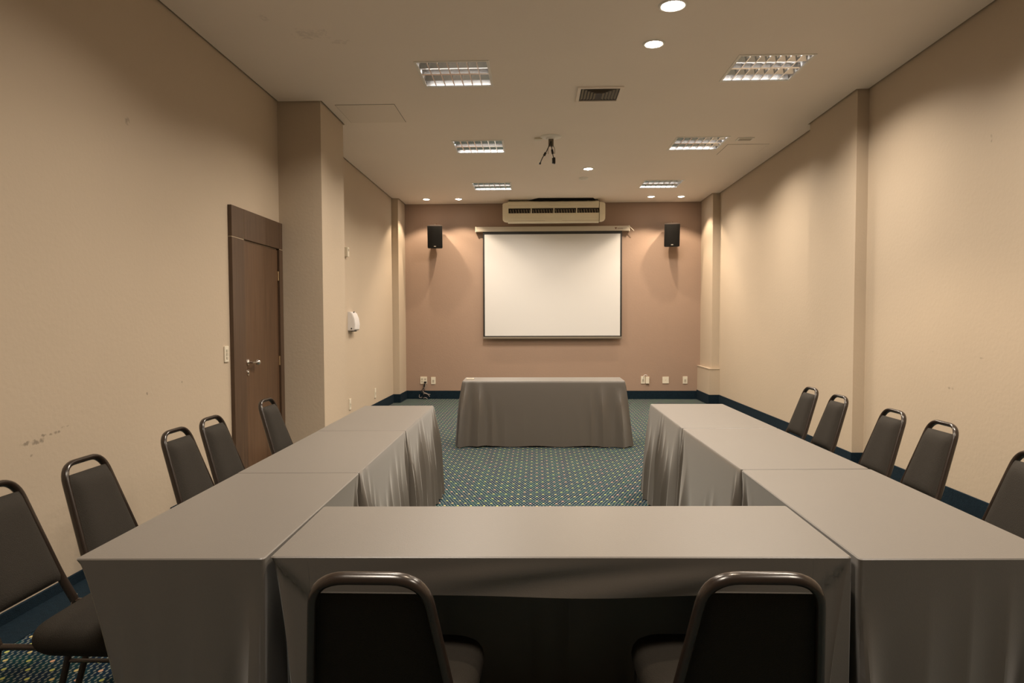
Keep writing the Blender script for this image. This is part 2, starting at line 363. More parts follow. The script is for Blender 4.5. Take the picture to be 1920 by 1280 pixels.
# ------------------------------------------------------------------ recessed louvre lights
def make_fixture(x, y, label, on=1.0):
    t = thing('louvre_light', label, 'ceiling light', (x+FS/2, y+FS/2, CZ), 0, 'square recessed louvre lights')
    h = FS/2; e = .016
    bm = bmesh.new()
    for (a, b, c, d) in ((-h-.006, h+.006, -h-.006, -h+e), (-h-.006, h+.006, h-e, h+.006), (-h-.006, -h+e, -h+e, h-e), (h-e, h+.006, -h+e, h-e)):
        box(bm, a, b, c, d, -.006, .004, bev=.0015)
    link('frame', bm, M_trimw, t)
    bm = bmesh.new(); i = h-.003                                       # white pan above
    vs = [(-i, -i), (i, -i), (i, i), (-i, i)]
    lo = [bm.verts.new((a, b, .002)) for a, b in vs]; up = [bm.verts.new((a*.97, b*.97, .095)) for a, b in vs]
    for k in range(4): bm.faces.new((lo[k], lo[(k+1) % 4], up[(k+1) % 4], up[k]))
    bm.faces.new(up)
    link('reflector_pan', bm, M_pan, t)
    for yy in (-.148, .148):
        bm = bmesh.new(); tube(bm, [(-.285, yy, .070), (.285, yy, .070)], .013, 12)
        link('fluorescent_tube', bm, M_tube_on, t, smooth='auto')
    q = h-e
    bm = bmesh.new()                                                    # long v-shaped reflectors
    for yy, s in ((-q, 1), (q, -1)):
        prism(bm, [(yy, .0), (yy+s*.008, .0), (yy+s*.001, .045), (yy, .045)], 0, -q, q)
    for yy in (0,): prism(bm, [(yy-.016, 0), (yy+.016, 0), (yy+.003, .045), (yy-.003, .045)], 0, -q, q)
    link('side_reflector', bm, M_alu, t)
    bm = bmesh.new()
    for k in range(1, 7):
        xx = -q+2*q*k/7
        for (ya, yb) in ((-q+.004, -.012), (.012, q-.004)):
            ym = (ya+yb)/2; n = 7                                       # blades dip under the tube
            prof = []
            for j in range(n):
                u = -1+2*j/(n-1); prof.append((ym+(yb-ya)/2*u, .046-.022*(1-u*u)))
            A = [bm.verts.new((xx-.0045, yv, 0)) for yv, zv in prof]; B = [bm.verts.new((xx+.0045, yv, 0)) for yv, zv in prof]
            T = [bm.verts.new((xx, yv, zv)) for yv, zv in prof]
            for j in range(n-1):
                bm.faces.new((A[j], A[j+1], T[j+1], T[j])); bm.faces.new((B[j], B[j+1], T[j+1], T[j])); bm.faces.new((A[j], A[j+1], B[j+1], B[j]))
    link('louvre_blades', bm, M_alu, t)
    for c in (-.148, .148):                                             # v-shaped strip below each tube
        bm = bmesh.new(); prism(bm, [(c, 0), (c+.030, .045), (c+.027, .047), (c, .005), (c-.027, .047), (c-.030, .045)], 0, -q, q)
        link('centre_strip', bm, M_alu, t)
    ld = bpy.data.lights.new('panel_lamp', 'AREA'); ld.shape = 'SQUARE'; ld.size = .58; ld.energy = PANEL_W*on; ld.color = PANEL_COL; ld.spread = math.radians(145)
    lo = bpy.data.objects.new('panel_lamp', ld); C.objects.link(lo); lo.parent = t; lo.location = (0, 0, -.012)
    return t
RANK = {0: 'nearest the viewer, before the access hatch', 1: 'the middle one of its row', 2: 'farthest of its row, next to the end wall'}
for i, (x, y, s) in enumerate(FIX):
    if i < 6:
        make_fixture(x, y, ['square louvre ceiling light in left row, largest, just before the plain access hatch',
            'square louvre ceiling light in left row, middle one, beside the bare projector mount',
            'square louvre ceiling light in left row, farthest, before the air conditioner',
            'square louvre ceiling light in right row, largest, nearest the viewer',
            'square louvre ceiling light in right row, middle one, beside the small ceiling sensor and hatch',
            'square louvre ceiling light in right row, farthest, near the right loudspeaker'][i], .92 if s == 'right' else 1.0)
    else:
        make_fixture(x, y, ['square louvre ceiling light above the left tables, out of the frame', 'square louvre ceiling light above the right tables, out of the frame',
            'added square louvre fill light behind the viewer, on the left', 'added square louvre fill light behind the viewer, on the right'][i-6], (.75, .9, .76, .76)[i-6])  # last two are unseen fill lights added to brighten the near cloth faces

# ------------------------------------------------------------------ round downlights
def downlight(x, y, label, on=1.0, r=.062, ang=112):
    t = thing('downlight', label, 'ceiling light', (x, y, CZ), 0, 'round downlights')
    bm = bmesh.new(); lathe(bm, [(r+.022, 0), (r+.020, -.006), (r+.004, -.009), (r, -.004), (r-.004, -.001)], 32)
    link('lamp_ring', bm, M_trimw, t, smooth=True)
    bm = bmesh.new(); lathe(bm, [(r-.003, -.002), (r*.7, -.010), (r*.35, -.016), (.0005, -.018)], 32)
    link('lamp_lens', bm, M_lamp_on, t, smooth=True)
    ld = bpy.data.lights.new('halogen', 'SPOT'); ld.energy = SPOT_W*on; ld.color = SPOT_COL; ld.spot_size = math.radians(ang); ld.spot_blend = .35; ld.shadow_soft_size = .02
    lo = bpy.data.objects.new('halogen', ld); C.objects.link(lo); lo.parent = t; lo.location = (0, 0, -.03)
    return t
downlight(.945, 4.90, 'round white downlight at the very top, nearest the viewer', 1.0, r=.078)
downlight(.926, 5.56, 'round downlight glaring brightly, second from the viewer', 1.0, r=.066)
downlight(.742, 10.0, 'round downlight alone mid ceiling, beyond the projector mount', 1.1, ang=168)
downlight(.55, 2.45, 'round downlight above the near table, out of the frame', 1.5, ang=95)
downlight(-1.959, 12.33, 'round downlight by the end wall, leftmost, above the left loudspeaker', 1.0, r=.055)
downlight(-1.382, 12.33, 'round downlight by the end wall, second from left, beside the air conditioner', 1.0, r=.055)
downlight(2.009, 12.27, 'round downlight by the end wall, right of the air conditioner', 1.0, r=.055)
downlight(2.534, 12.28, 'round downlight by the end wall, rightmost, beside the far right pillar', 1.0, r=.055)

# ------------------------------------------------------------------ ceiling vent, hatches, sensor, mount
t = thing('ceiling_vent', 'square cream ceiling air vent with angled slats', 'air vent', (.603, 6.75, CZ))
bm = bmesh.new(); h = .215
for (a, b, c, d) in ((-h, h, -h, -h+.032), (-h, h, h-.032, h), (-h, -h+.032, -h+.032, h-.032), (h-.032, h, -h+.032, h-.032)): box(bm, a, b, c, d, -.014, 0, bev=.004)
link('frame', bm, M_ceil, t)
link('duct_opening', bx(-h+.03, h-.03, -h+.03, h-.03, -.004, 0), M_acslot, t)
q = h-.032; bm = bmesh.new()
for k in range(5):                                                      # nested three-way slats: sides and near edge
    o_ = .012+k*.030; a = q-o_
    for s in (-1, 1):
        x0 = s*a; v = [bm.verts.new(p) for p in ((x0, -a, -.011), (x0-s*.019, -a+.019, -.0045), (x0-s*.019, q-.055, -.0045), (x0, q-.04, -.011))]
        bm.faces.new(v)
    v = [bm.verts.new(p) for p in ((-a, -a, -.012), (a, -a, -.012), (a-.028, -a+.028, -.005), (-a+.028, -a+.028, -.005))]; bm.faces.new(v)
bmesh.ops.solidify(bm, geom=bm.faces[:], thickness=.0018)
link('slats', bm, mat('vent_slat_enamel', (.40, .35, .26), .5), t)

def hatch(x0, x1, y0, y1, label, m):
    bm = bmesh.new(); g = .004
    box(bm, x0, x1, y0, y1, CZ-.004, CZ, bev=.001)
    o = link('access_hatch', bm, m); tag(o, label, 'access hatch')
    bm = bmesh.new(); z = CZ-.0012
    for (a, b, c, d) in ((x0-g, x1+g, y0-g, y0), (x0-g, x1+g, y1, y1+g), (x0-g, x0, y0, y1), (x1, x1+g, y0, y1)): box(bm, a, b, c, d, z, CZ)
    link('edge_gap', bm, M_acslot, o)
M_h1 = mat('hatch_plaster', (.80, .715, .635), .7, bump=.1)
M_h2 = mat('hatch_plaster_pale', (.85, .765, .69), .7, bump=.1)
hatch(-2.02, -1.425, 6.97, 7.588, 'square plaster access hatch in the ceiling beside the left pillar', M_h1)
hatch(2.37, 2.87, 8.73, 9.25, 'square plaster access hatch in the ceiling, near the right wall', M_h2)
bm = bmesh.new(); box(bm, 2.405, 2.595, 8.40, 8.53, CZ-.012, CZ, bev=.003)
o = link('ceiling_plate', bm, M_trimw); tag(o, 'small rectangular grilled plate on ceiling beside the right hatch', 'ceiling plate')
bm = bmesh.new()
for k in range(5): box(bm, 2.425, 2.575, 8.42+k*.02, 8.43+k*.02, CZ-.0135, CZ-.011)
link('grille', bm, M_trimd, o)
bm = bmesh.new(); disc(bm, (.72, 10.63), .075, CZ, CZ-.02, r2=.068); o = link('smoke_detector', bm, M_trimw, smooth='auto'); tag(o, 'small flat white smoke detector behind the lone mid ceiling downlight', 'smoke detector')
bm = bmesh.new(); disc(bm, (.72, 10.63), .045, CZ-.02, CZ-.032, r2=.035); link('sensor_cap', bm, M_trimw, o, smooth='auto')
bm = bmesh.new(); box(bm, -.02, .07, 8.29, 8.37, CZ-.022, CZ, bev=.003); o = link('junction_box', bm, M_white); tag(o, 'small white junction box on ceiling left of the projector mount', 'junction box')

t = thing('projector_mount', 'empty round white projector ceiling mount with hanging cables', 'projector mount', (.172, 8.27, CZ))
bm = bmesh.new(); lathe(bm, [(.0005, -.03), (.05, -.03), (.055, -.028), (.062, -.016), (.12, -.008), (.125, -.003), (.125, 0)], 36); link('ceiling_plate', bm, M_trimw, t, smooth='auto')
bm = bmesh.new(); box(bm, -.028, .032, -.02, .02, -.115, -.028, bev=.004); link('pole_stub', bm, mat('mount_metal', (.16, .13, .09), .4), t)
bm = bmesh.new()
for a in (-.032, .045): tube(bm, smoothpath([(a*.6, 0, -.105), (a, 0, -.14), (a, 0, -.20)], 4), .0045, 6)
link('bracket_prong', bm, M_trimd, t)
bm = bmesh.new(); p = smoothpath([(0, -.03, -.06), (-.015, -.04, -.10), (-.055, -.06, -.19), (-.10, -.06, -.26), (-.128, -.06, -.325)], 6); tube(bm, p, .0055, 8)
tube(bm, [(-.062, -.06, -.20), (-.082, -.06, -.235)], .014, 8); tube(bm, [(-.126, -.06, -.315), (-.131, -.06, -.335)], .011, 8)
link('hanging_cable', bm, M_cable, t, smooth='auto')
bm = bmesh.new(); p = smoothpath([(.004, -.03, -.06), (.008, -.04, -.12), (.015, -.06, -.19), (.028, -.06, -.25), (.032, -.06, -.28)], 6); tube(bm, p, .005, 8)
tube(bm, [(.012, -.06, -.165), (.022, -.06, -.215)], .013, 8); tube(bm, [(.030, -.06, -.262), (.033, -.06, -.272), (.033, -.06, -.315), (.030, -.06, -.327)], .021, 10)
link('hanging_cable', bm, M_cable, t, smooth='auto')

# ------------------------------------------------------------------ air conditioner under the ceiling
AY = 12.42
t = thing('air_conditioner', 'long aged cream ceiling air conditioner above the screen', 'air conditioner', (.307, AY, 3.208))
t.scale = (1.022, .68, 1.022)
def L_(x, z): return x-.30, z-3.17
bm = bmesh.new()
prof = [(0, 3.535), (0, 3.44), (0, 3.315), (.015, 3.26), (.05, 3.19), (.16, 3.172), (.62, 3.30), (.66, 3.36), (.66, 3.575), (.2, 3.575)]
# body with a front opening: build as loops left/right of grille plus strips
gx0, gx1, gz0, gz1 = -.488, 1.098, 3.325, 3.423
bx0, bx1 = -.50, 1.09
def strip(bm, pts, x0, x1):
    A = [bm.verts.new((x0-.30, y, z-3.17)) for y, z in pts]; B = [bm.verts.new((x1-.30, y, z-3.17)) for y, z in pts]
    for k in range(len(pts)-1): bm.faces.new((A[k], A[k+1], B[k+1], B[k]))
strip(bm, [(.02, gz1), (0, gz1), (0, 3.47), (.004, 3.474), (.004, 3.478), (0, 3.482), (0, 3.53), (.012, 3.54), (.2, 3.575), (.66, 3.575)], bx0, bx1)
strip(bm, [(.02, gz0), (0, gz0), (0, 3.30), (.01, 3.262), (.014, 3.258), (.012, 3.252), (.03, 3.215), (.04, 3.19), (.075, 3.178), (.16, 3.172), (.60, 3.30), (.66, 3.36), (.66, 3.575)], bx0, bx1)
body = link('body', bm, M_ac, t, smooth='auto')
for s, (xa, xb) in ((-1, (-.592, -.489)), (1, (1.099, 1.198))):
    bm = bmesh.new(); n = 8
    pr = fillet([(0, -.012, 3.498), (0, -.012, 3.30), (0, .03, 3.20), (0, .16, 3.19), (0, .60, 3.33), (0, .64, 3.52), (0, .2, 3.545), (0, .0, 3.52)], .03, 4)
    pr = [(p.y, p.z) for p in pr]; cy, cz = .28, 3.38
    xi, xo = (xb, xa) if s < 0 else (xa, xb)
    rings = []
    for f, sc in ((0, 1), (.45, 1), (.8, .93), (1, .80)):
        x = xi+(xo-xi)*f
        rings.append([bm.verts.new((x-.30, cy+(y-cy)*(.97+.03*sc if f < .5 else .9+.1*sc), cz+(z-cz)*sc-3.17)) for y, z in pr])
    for a, b in zip(rings, rings[1:]):
        for k in range(len(pr)): bm.faces.new((a[k], a[(k+1) % len(pr)], b[(k+1) % len(pr)], b[k]))
    bm.faces.new(rings[0]); bm.faces.new(rings[-1])
    link('end_cap', bm, M_ac, t, smooth='auto')
bm = bmesh.new(); box(bm, gx0-.30, gx1-.30, .05, .06, gz0-3.17, gz1-3.17)
link('outlet_cavity', bm, M_acslot, t)
for k in range(4):
    bm = bmesh.new()
    for j in range(8):
        x = gx0+(gx1-gx0)*(k+(j+.75)/8.4)/4-.30
        v = [bm.verts.new(p) for p in ((x-.010, .046, gz1-3.17-.02), (x+.004, .012, gz1-3.17-.022), (x+.016, .008, gz0-3.17+.018), (x+.002, .046, gz0-3.17+.012))]; bm.faces.new(v)
    bmesh.ops.solidify(bm, geom=bm.faces[:], thickness=.004)
    link('vane_row', bm, M_vane, t)
bm = bmesh.new()
for k in range(1, 4):
    x = gx0+(gx1-gx0)*k/4-.30; box(bm, x-.009, x+.009, -.003, .03, gz0-3.17-.01, gz1-3.17+.004, bev=.002)
box(bm, gx0-.3, gx1-.3, -.001, .022, gz0-3.17+.002, gz0-3.17+.012)
link('grille_bar', bm, M_ac, t)
bm = bmesh.new(); box(bm, .92-.30, 1.01-.30, .004, .007, 3.290-3.17, 3.295-3.17); link('badge', bm, M_text, t)
for (xa, xb) in ((-.49, .15), (.45, 1.08)): link('panel_seam', bx(xa-.30, xb-.30, .028, .034, 3.207-3.17, 3.210-3.17), M_trimd, t)
for xx in (-.495, 1.085): link('hanger_bracket', bx(xx-.30-.012, xx-.30+.012, .05, .6, .39, .4115), M_trimd, t)
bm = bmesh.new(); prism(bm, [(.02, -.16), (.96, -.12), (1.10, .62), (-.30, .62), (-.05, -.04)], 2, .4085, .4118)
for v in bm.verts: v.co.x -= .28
link('dark_ceiling_plate', bm, M_dark, t)  # flat near-black plate on the ceiling around the top of the unit

# ------------------------------------------------------------------ projection screen
SY = 12.80
t = thing('projection_screen', 'pulled down white projection screen with black border on end wall', 'projection screen', (.29, SY, 1.13))
def rb(x0, x1, y0, y1, z0, z1, bev=0):
    return bx(x0-.29, x1-.29, y0, y1, z0-1.13, z1-1.13, bev=bev)
link('casing', rb(-1.115, 1.695, -.02, .075, 3.103, 3.193, .006), M_case, t)
for xa, xb in ((-1.128, -1.108), (1.688, 1.708)):
    link('end_cap', rb(xa, xb, -.026, .078, 3.095, 3.197, .006), M_white, t)
f = link('screen_fabric', rb(-.988, 1.568, .0, .003, 1.165, 3.11), M_black, t); f['label'] = 'black bordered fabric'
link('projection_surface', rb(-.959, 1.538, -.003, .001, 1.182, 3.052), M_screen, f)
link('bottom_bar', rb(-.995, 1.575, -.010, .012, 1.128, 1.163, .004), mat('grey_bar', (.20, .17, .13), .4), t)
bm = bmesh.new(); tube(bm, smoothpath([(1.70-.29, -.01, 3.185-1.13), (1.74-.29, -.03, 3.14-1.13), (1.785-.29, -.03, 3.095-1.13)], 4), .006, 6); link('pull_cord', bm, M_white, t)
bm = bmesh.new(); v = [bm.verts.new(p) for p in ((1.43-.29, -.0215, 3.165-1.13), (1.475-.29, -.0215, 3.165-1.13), (1.453-.29, -.0215, 3.127-1.13))]; bm.faces.new(v)
for k in range(9): 
    x = 1.485+k*.0115-.29; hh = .010 if k % 3 else .014
    v = [bm.verts.new(p) for p in ((x, -.0215, 3.140-1.13), (x+.008, -.0215, 3.140-1.13), (x+.008, -.0215, 3.140-1.13+hh), (x, -.0215, 3.140-1.13+hh))]; bm.faces.new(v)
link('maker_mark', bm, M_text, t)
for x in (-1.0, 1.56): link('wall_bracket', bx(x-.29-.02, x-.29+.02, .06, .08, 3.12-1.13, 3.17-1.13), M_case, t)

# ------------------------------------------------------------------ loudspeakers
def speaker(x, rz, tilt, label):
    t = thing('loudspeaker', label, 'loudspeaker', (x, 12.62, 3.0), rz, 'pair of wall loudspeakers')
    T = Matrix.Rotation(tilt, 4, 'X')
    def fin(bm):
        bmesh.ops.transform(bm, matrix=T, verts=bm.verts); return bm
    out = [(-.135, 0), (-.132, -.075), (-.10, -.098), (0, -.108), (.10, -.098), (.132, -.075), (.135, 0), (.085, .14), (-.085, .14)]
    bm = bmesh.new(); prism(bm, out, 2, -.205, .205); bmesh.ops.bevel(bm, geom=bm.edges[:], offset=.006, segments=2, affect='EDGES')
    link('cabinet', fin(bm), M_spktop, t, smooth='auto')
    bm = bmesh.new(); g = [(-.134, -.02), (-.134, -.08), (-.10, -.104), (0, -.114), (.10, -.104), (.134, -.08), (.134, -.02)]
    prism(bm, g, 2, -.195, .195); link('grille', fin(bm), M_grille, t, smooth='auto')
    bm = bmesh.new(); box(bm, -.018, .018, -.1165, -.113, -.170, -.158); link('badge', fin(bm), M_case, t)
    bm = bmesh.new()
    tube(bm, [(.0, .10, .0), (.0, .20, .01), (.0, .245, .01)], .016, 10); box(bm, -.03, .03, .235, .26, -.07, .09, bev=.003)
    tube(bm, smoothpath([(.0, .05, .20), (.0, .07, .245), (.03, .16, .25), (.02, .24, .17)], 5), .005, 6)
    link('wall_bracket', bm, M_steel, t, smooth='auto')
    return t
speaker(-1.85, math.radians(6), math.radians(12), 'black wall loudspeaker left of the projection screen')
speaker(2.44, math.radians(-6), math.radians(12), 'black wall loudspeaker right of the projection screen')

# ------------------------------------------------------------------ wall plates
def plate(face, u, z, w_, h_, label, kind='socket', group='wall plates'):
    """face: back or left"""
    t = thing('wall_socket' if kind != 'switch' else 'light_switch', label, 'socket' if kind != 'switch' else 'light switch', (u, YB, z) if face == 'back' else (XL, u, z), 0 if face == 'back' else PI/2, group)
    link('cover_plate', bx(-w_/2, w_/2, -.010, 0, -h_/2, h_/2, bev=.003), M_white, t)
    bm = bmesh.new()
    if kind == 'double':
        link('socket_outlet', bx(w_*.24-.017, w_*.24+.017, -.0115, -.009, .004, .040, bev=.001), M_socket, t)
        link('socket_outlet', bx(-w_*.24-.017, -w_*.24+.017, -.0115, -.009, -.040, -.008, bev=.001), M_socket, t)
        box(bm, -w_*.24-.017, -w_*.24+.017, -.0115, -.009, .004, .040, bev=.001)
    elif kind == 'blank': tube(bm, [(0, -.0095, 0), (0, -.012, 0)], .006, 10)
    elif kind == 'switch':
        for zz in (.028, 0, -.030): box(bm, -.014, .014, -.014, -.009, zz-.011, zz+.011, bev=.001)
    else: box(bm, -.018, .018, -.0125, -.009, -.038, .018, bev=.001)
    link({'switch': 'rocker_switch', 'double': 'socket_outlet', 'blank': 'screw'}.get(kind, 'socket_face'), bm, M_socket if kind != 'blank' else M_trimd, t)
    if kind in ('socket', 'double'):
        pts = [(0, -.004)] if kind == 'socket' else [(-w_*.24, .022), (w_*.24, .022)]
        for (a, b) in pts:
            bm = bmesh.new()
            for s in (-1, 0, 1): tube(bm, [(a+s*.0075, -.0128 if kind == 'socket' else -.0118, b-(.003 if s == 0 else 0)), (a+s*.0075, -.0135 if kind == 'socket' else -.0125, b-(.003 if s == 0 else 0))], .0032, 6)
            link('pin_holes', bm, M_dark, t)
    return t
plate('back', -2.123, .349, .126, .136, 'double cream socket on the end wall with black plug', 'double')
plate('back', -1.941, .344, .086, .134, 'narrow cream socket on end wall, right of the one with cables')
plate('back', 1.975, .356, .076, .138, 'cream socket on end wall with short looped lead, right of the draped table')
plate('back', 2.392, .353, .118, .124, 'blank square cream plate on the end wall', 'blank')
plate('back', 2.751, .353, .086, .134, 'cream socket on end wall, nearest the far right pillar')
plate('left', 9.37, .32, .085, .15, 'nearer of two low cream plates on the left wall beyond the pillar')
plate('left', 10.85, .32, .085, .15, 'farther of two low cream plates on the left wall, nearest the end wall')
plate('left', 5.615, 1.188, .075, .132, 'cream light switch on the left wall beside the door frame', 'switch', None)
# surface box next to a socket, with its looped lead
o = link('adapter_box', bx(2.022, 2.088, YB-.03, YB, .288, .415, bev=.006), M_white); tag(o, 'small cream adapter box fixed beside the end wall socket', 'adapter')
bm = bmesh.new(); tube(bm, smoothpath([(2.05, YB-.02, .41), (2.04, YB-.03, .445), (2.0, YB-.03, .45), (1.975, YB-.025, .41), (1.975, YB-.014, .36)], 5), .005, 8); link('lead', bm, M_white2, o, smooth='auto')
# plug and bundle of cords
t = thing('power_cord', 'black plug with tangled cords hanging to the skirting', 'cable', (-2.09, YB-.03, 0))
bm = bmesh.new(); box(bm, -.022, .022, -.02, .016, .300, .330, bev=.004); link('plug', bm, M_cable, t)
bm = bmesh.new()
for k in range(3):
    pts = [(0, -.01, .305), (-.01-.01*k, -.02, .24), (-.05+.02*k, -.02-.01*k, .19), (-.07+.03*k, -.04, .14), (.02*k, -.04, .10), (.05-.06*k, -.04, .05), (-.04+.03*k, -.05, .02)]
    tube(bm, smoothpath(pts, 6), .005, 6)
link('black_cord', bm, M_cable, t, smooth='auto')
bm = bmesh.new()
for k, pts in enumerate(([(.0, -.01, .30), (.01, -.02, .22), (-.04, -.03, .17), (-.02, -.05, .13), (.05, -.05, .10), (.10, -.05, .09)],
                         [(-.03, -.05, .10), (.01, -.06, .11), (.06, -.06, .09), (.09, -.06, .05)], [(-.10, -.05, .09), (-.105, -.05, .04), (-.06, -.06, .03)], [(-.02, -.06, .02), (.01, -.07, .035), (.05, -.07, .015)])):
    tube(bm, smoothpath(pts, 6), .0055, 6)
link('grey_cord', bm, M_cable2, t, smooth='auto')

# soap/sanitiser dispenser on the left wall
t = thing('dispenser', 'white wall dispenser on the left wall beyond the pillar', 'dispenser', (XL, 9.45, 1.33))
bm = bmesh.new()
pr = [(0, 0), (.075, 0), (.095, .02), (.100, .09), (.088, .17), (.062, .235), (.035, .258), (0, .26)]
prism(bm, pr, 1, -.13, .13); bmesh.ops.bevel(bm, geom=[e for e in bm.edges if e.calc_length() < .2], offset=.008, segments=2, affect='EDGES')
link('housing', bm, M_white2, t, smooth='auto')
link('nozzle', bx(.02, .08, -.03, .03, -.012, .004, bev=.003), M_black, t)
bm = bmesh.new(); tube(bm, [(.05, -.1295, .03), (.05, -.134, .03)], .010, 10); tube(bm, [(.055, -.02, .252), (.055, .0, .258)], .008, 8); link('button', bm, M_black, t)
t = link('wall_control', bx(XL, XL+.045, 9.20, 9.28, 2.325, 2.452, bev=.006), M_white); tag(t, 'small cream control box high on left wall behind the pillar', 'control box')
link('dial', bx(XL+.045, XL+.05, 9.22, 9.26, 2.40, 2.43), M_socket, t)

# ------------------------------------------------------------------ tablecloths
def sstep(a, b, x):
    t = max(0, min(1, (x-a)/(b-a))); return t*t*(3-2*t)
def cloth(name, quad, label, sides, T=.76, group='grey tablecloths'):
    """quad: ccw corners from near left. sides (near,right,far,left): dict(flare, amp, freq, mid, hem, join, ph)"""
    cx = sum(p[0] for p in quad)/4; cy = sum(p[1] for p in quad)/4
    P = [Vector((p[0]-cx, p[1]-cy)) for p in quad]
    D = [dict(flare=.04, amp=.014, freq=15, mid=.35, hem=.012, join=0, ph=0, t0=.25, seed=i) | s for i, s in enumerate(sides)]
    cols = []                                                          # (point, normal, side, d, L, u)
    for i in range(4):
        a, b = P[i], P[(i+1) % 4]; e = (b-a); L = e.length; e.normalize(); n = Vector((e.y, -e.x))
        nprev = (lambda q: Vector((q.y, -q.x)))((P[i]-P[i-1]).normalized())
        nnext = (lambda q: Vector((q.y, -q.x)))((P[(i+2) % 4]-P[(i+1) % 4]).normalized())
        r = .012; N_ = max(24, int(L/.009)) if not D[i]['join'] else 24
        for k in range(N_+1):
            d = r+(L-2*r)*k/N_
            cols.append((a+e*d, n, i, d, L, e))
        for k in range(1, 5):                                           # rounded corner
            th = k/5*PI/2; c0 = b-e*r-n*r*1.0
            nn = (n*math.cos(th)+nnext*math.sin(th)).normalized(); j2 = (i+1) % 4
            no = n if D[j2]['join'] else (nnext if D[i]['join'] else nn)
            cols.append((c0+nn*r, no, i, L if k < 3 else L+.001, L, e))
    rows = [0, .006, .018, .04]+[.04+.96*(k/30) for k in range(1, 31)]
    bm = bmesh.new(); grid = []; skipafter = set()
    pinch = lambda d, w: math.exp(-(d/w)**2)
    def emit(c, hem, dropx=False):
        p, n, i, d, L, e = c; S = D[i]; S2 = D[(i+1) % 4]; S0 = D[i-1]
        col = []
        dl, drr = d, max(0, L-d)
        for t in rows:
            H = (T-.006)-hem; z = T-.006-t*H
            tt = (T-z)/T                                                # true drop fraction
            cw = S.get('cw', .16); cornr = max(pinch(dl, cw)*S.get('lw', 1), pinch(drr, cw))
            amp = 1.7*S['amp']*(S['mid']+(1-S['mid'])*cornr)
            t0 = S['t0']*(1-cornr)+.02+.12*math.sin(d*9+S['seed']*2+S['ph'])
            g = sstep(t0, min(1, t0+.55), tt)
            x = d*S['freq']+S['ph']+.9*math.sin(d*5.3+S['seed'])+.35*math.sin(d*17+1.7*S['seed'])+.25*tt*math.sin(d*8)
            s_ = math.sin(x); fold = (1-abs(s_)**1.0)*1.6-.6+.35*math.sin(x*.43+1)
            off = S['flare']*(tt**.8)+amp*fold*g
            if S['join']: off = -.002-.012*tt
            off -= .0009*0
            # a joined neighbour side pulls the corner in as a deep fold
            for (dd, Q) in ((dl, S0), (drr, S2)):
                if Q['join'] and not S['join']:
                    off -= (.022*pinch(dd, .02)+.012*pinch(dd-.07, .018))*sstep(.0, .35, tt); off += .016*pinch(dd-.045, .016)*sstep(.0, .3, tt)
            v = p+n*off
            # leaning of whole sides, shared at corners
            for (dd, Q, dirn) in ((dl, S0, -1), (drr, S2, 1)):
                if not Q['join']:
                    lean = Q['flare']*(tt**.8); wgt = math.exp(-dd/.14)
                    if abs(n.dot(e)) < .5: v = v+e*dirn*lean*wgt
            if t == 0: v = p-n*.0035
            if t == .006: v = p+n*.0
            zz = T if t == 0 else z
            if t == .006: zz = T-.0035
            if t > .9 and hem < .1: zz += .006*math.sin(d*11+S['seed'])*(t-.9)*10+S.get('lift', 0)*pinch(dl-.1, .12)*(t-.9)*10
            if S.get('sag') and t > .02 and hem > .2:                    # short hem with soft diagonal sag wrinkles
                v = v+n*(.006*math.sin(9*d+6*(T-z)*8)*sstep(0, .6, t)*sstep(.2, .8, d)*sstep(.2, .5, L-d)); zz += .006*math.sin(d*4.1+1)*t
            if hem < .1 and S.get('hemflap') and (T-z) > min(dl, drr)+.0:
                v = v-n*.010*sstep(0, .02, (T-z)-min(dl, drr))*sstep(0, .03, min(dl, drr))
            col.append(bm.verts.new((v.x, v.y, zz)))
        return col
    fl = .105
    for c in cols:
        p, n, i, d, L, e = c; S = D[i]
        if S.get('short') and not (d >= L):
            if d < fl: grid.append(emit(c, S['hem'])); seen = 0
            elif d > L-fl:
                if seen == 1: skipafter.add(len(grid)-1); seen = 2
                grid.append(emit(c, S['hem']))
            else:
                if seen == 0: grid.append(emit(c, S['hem'])); skipafter.add(len(grid)-1); seen = 1
                grid.append(emit(c, S['short']))
                if d+.02 > L-fl and cols[cols.index(c)+1][3] > L-fl: grid.append(emit(c, S['hem'])); skipafter.add(len(grid)-2); seen = 3
        else: grid.append(emit(c, S['hem']))
    n = len(grid)
    for k in range(n):
        a, b = grid[k], grid[(k+1) % n]
        for j in range(len(rows)-1):
            if k in skipafter: break
            bm.faces.new((a[j], b[j], b[j+1], a[j+1]))
    ring = [g[0] for g in grid]
    cen = [bm.verts.new((v.co.x*.94, v.co.y*.94, T+.0004)) for v in ring]
    for k in range(n): bm.faces.new((ring[k], ring[(k+1) % n], cen[(k+1) % n], cen[k]))
    bm.faces.new(cen)
    o = link(name, bm, M_cloth, smooth='auto'); o.location = (cx, cy, 0)
    return tag(o, label, 'tablecloth', group)
J = dict(join=1)
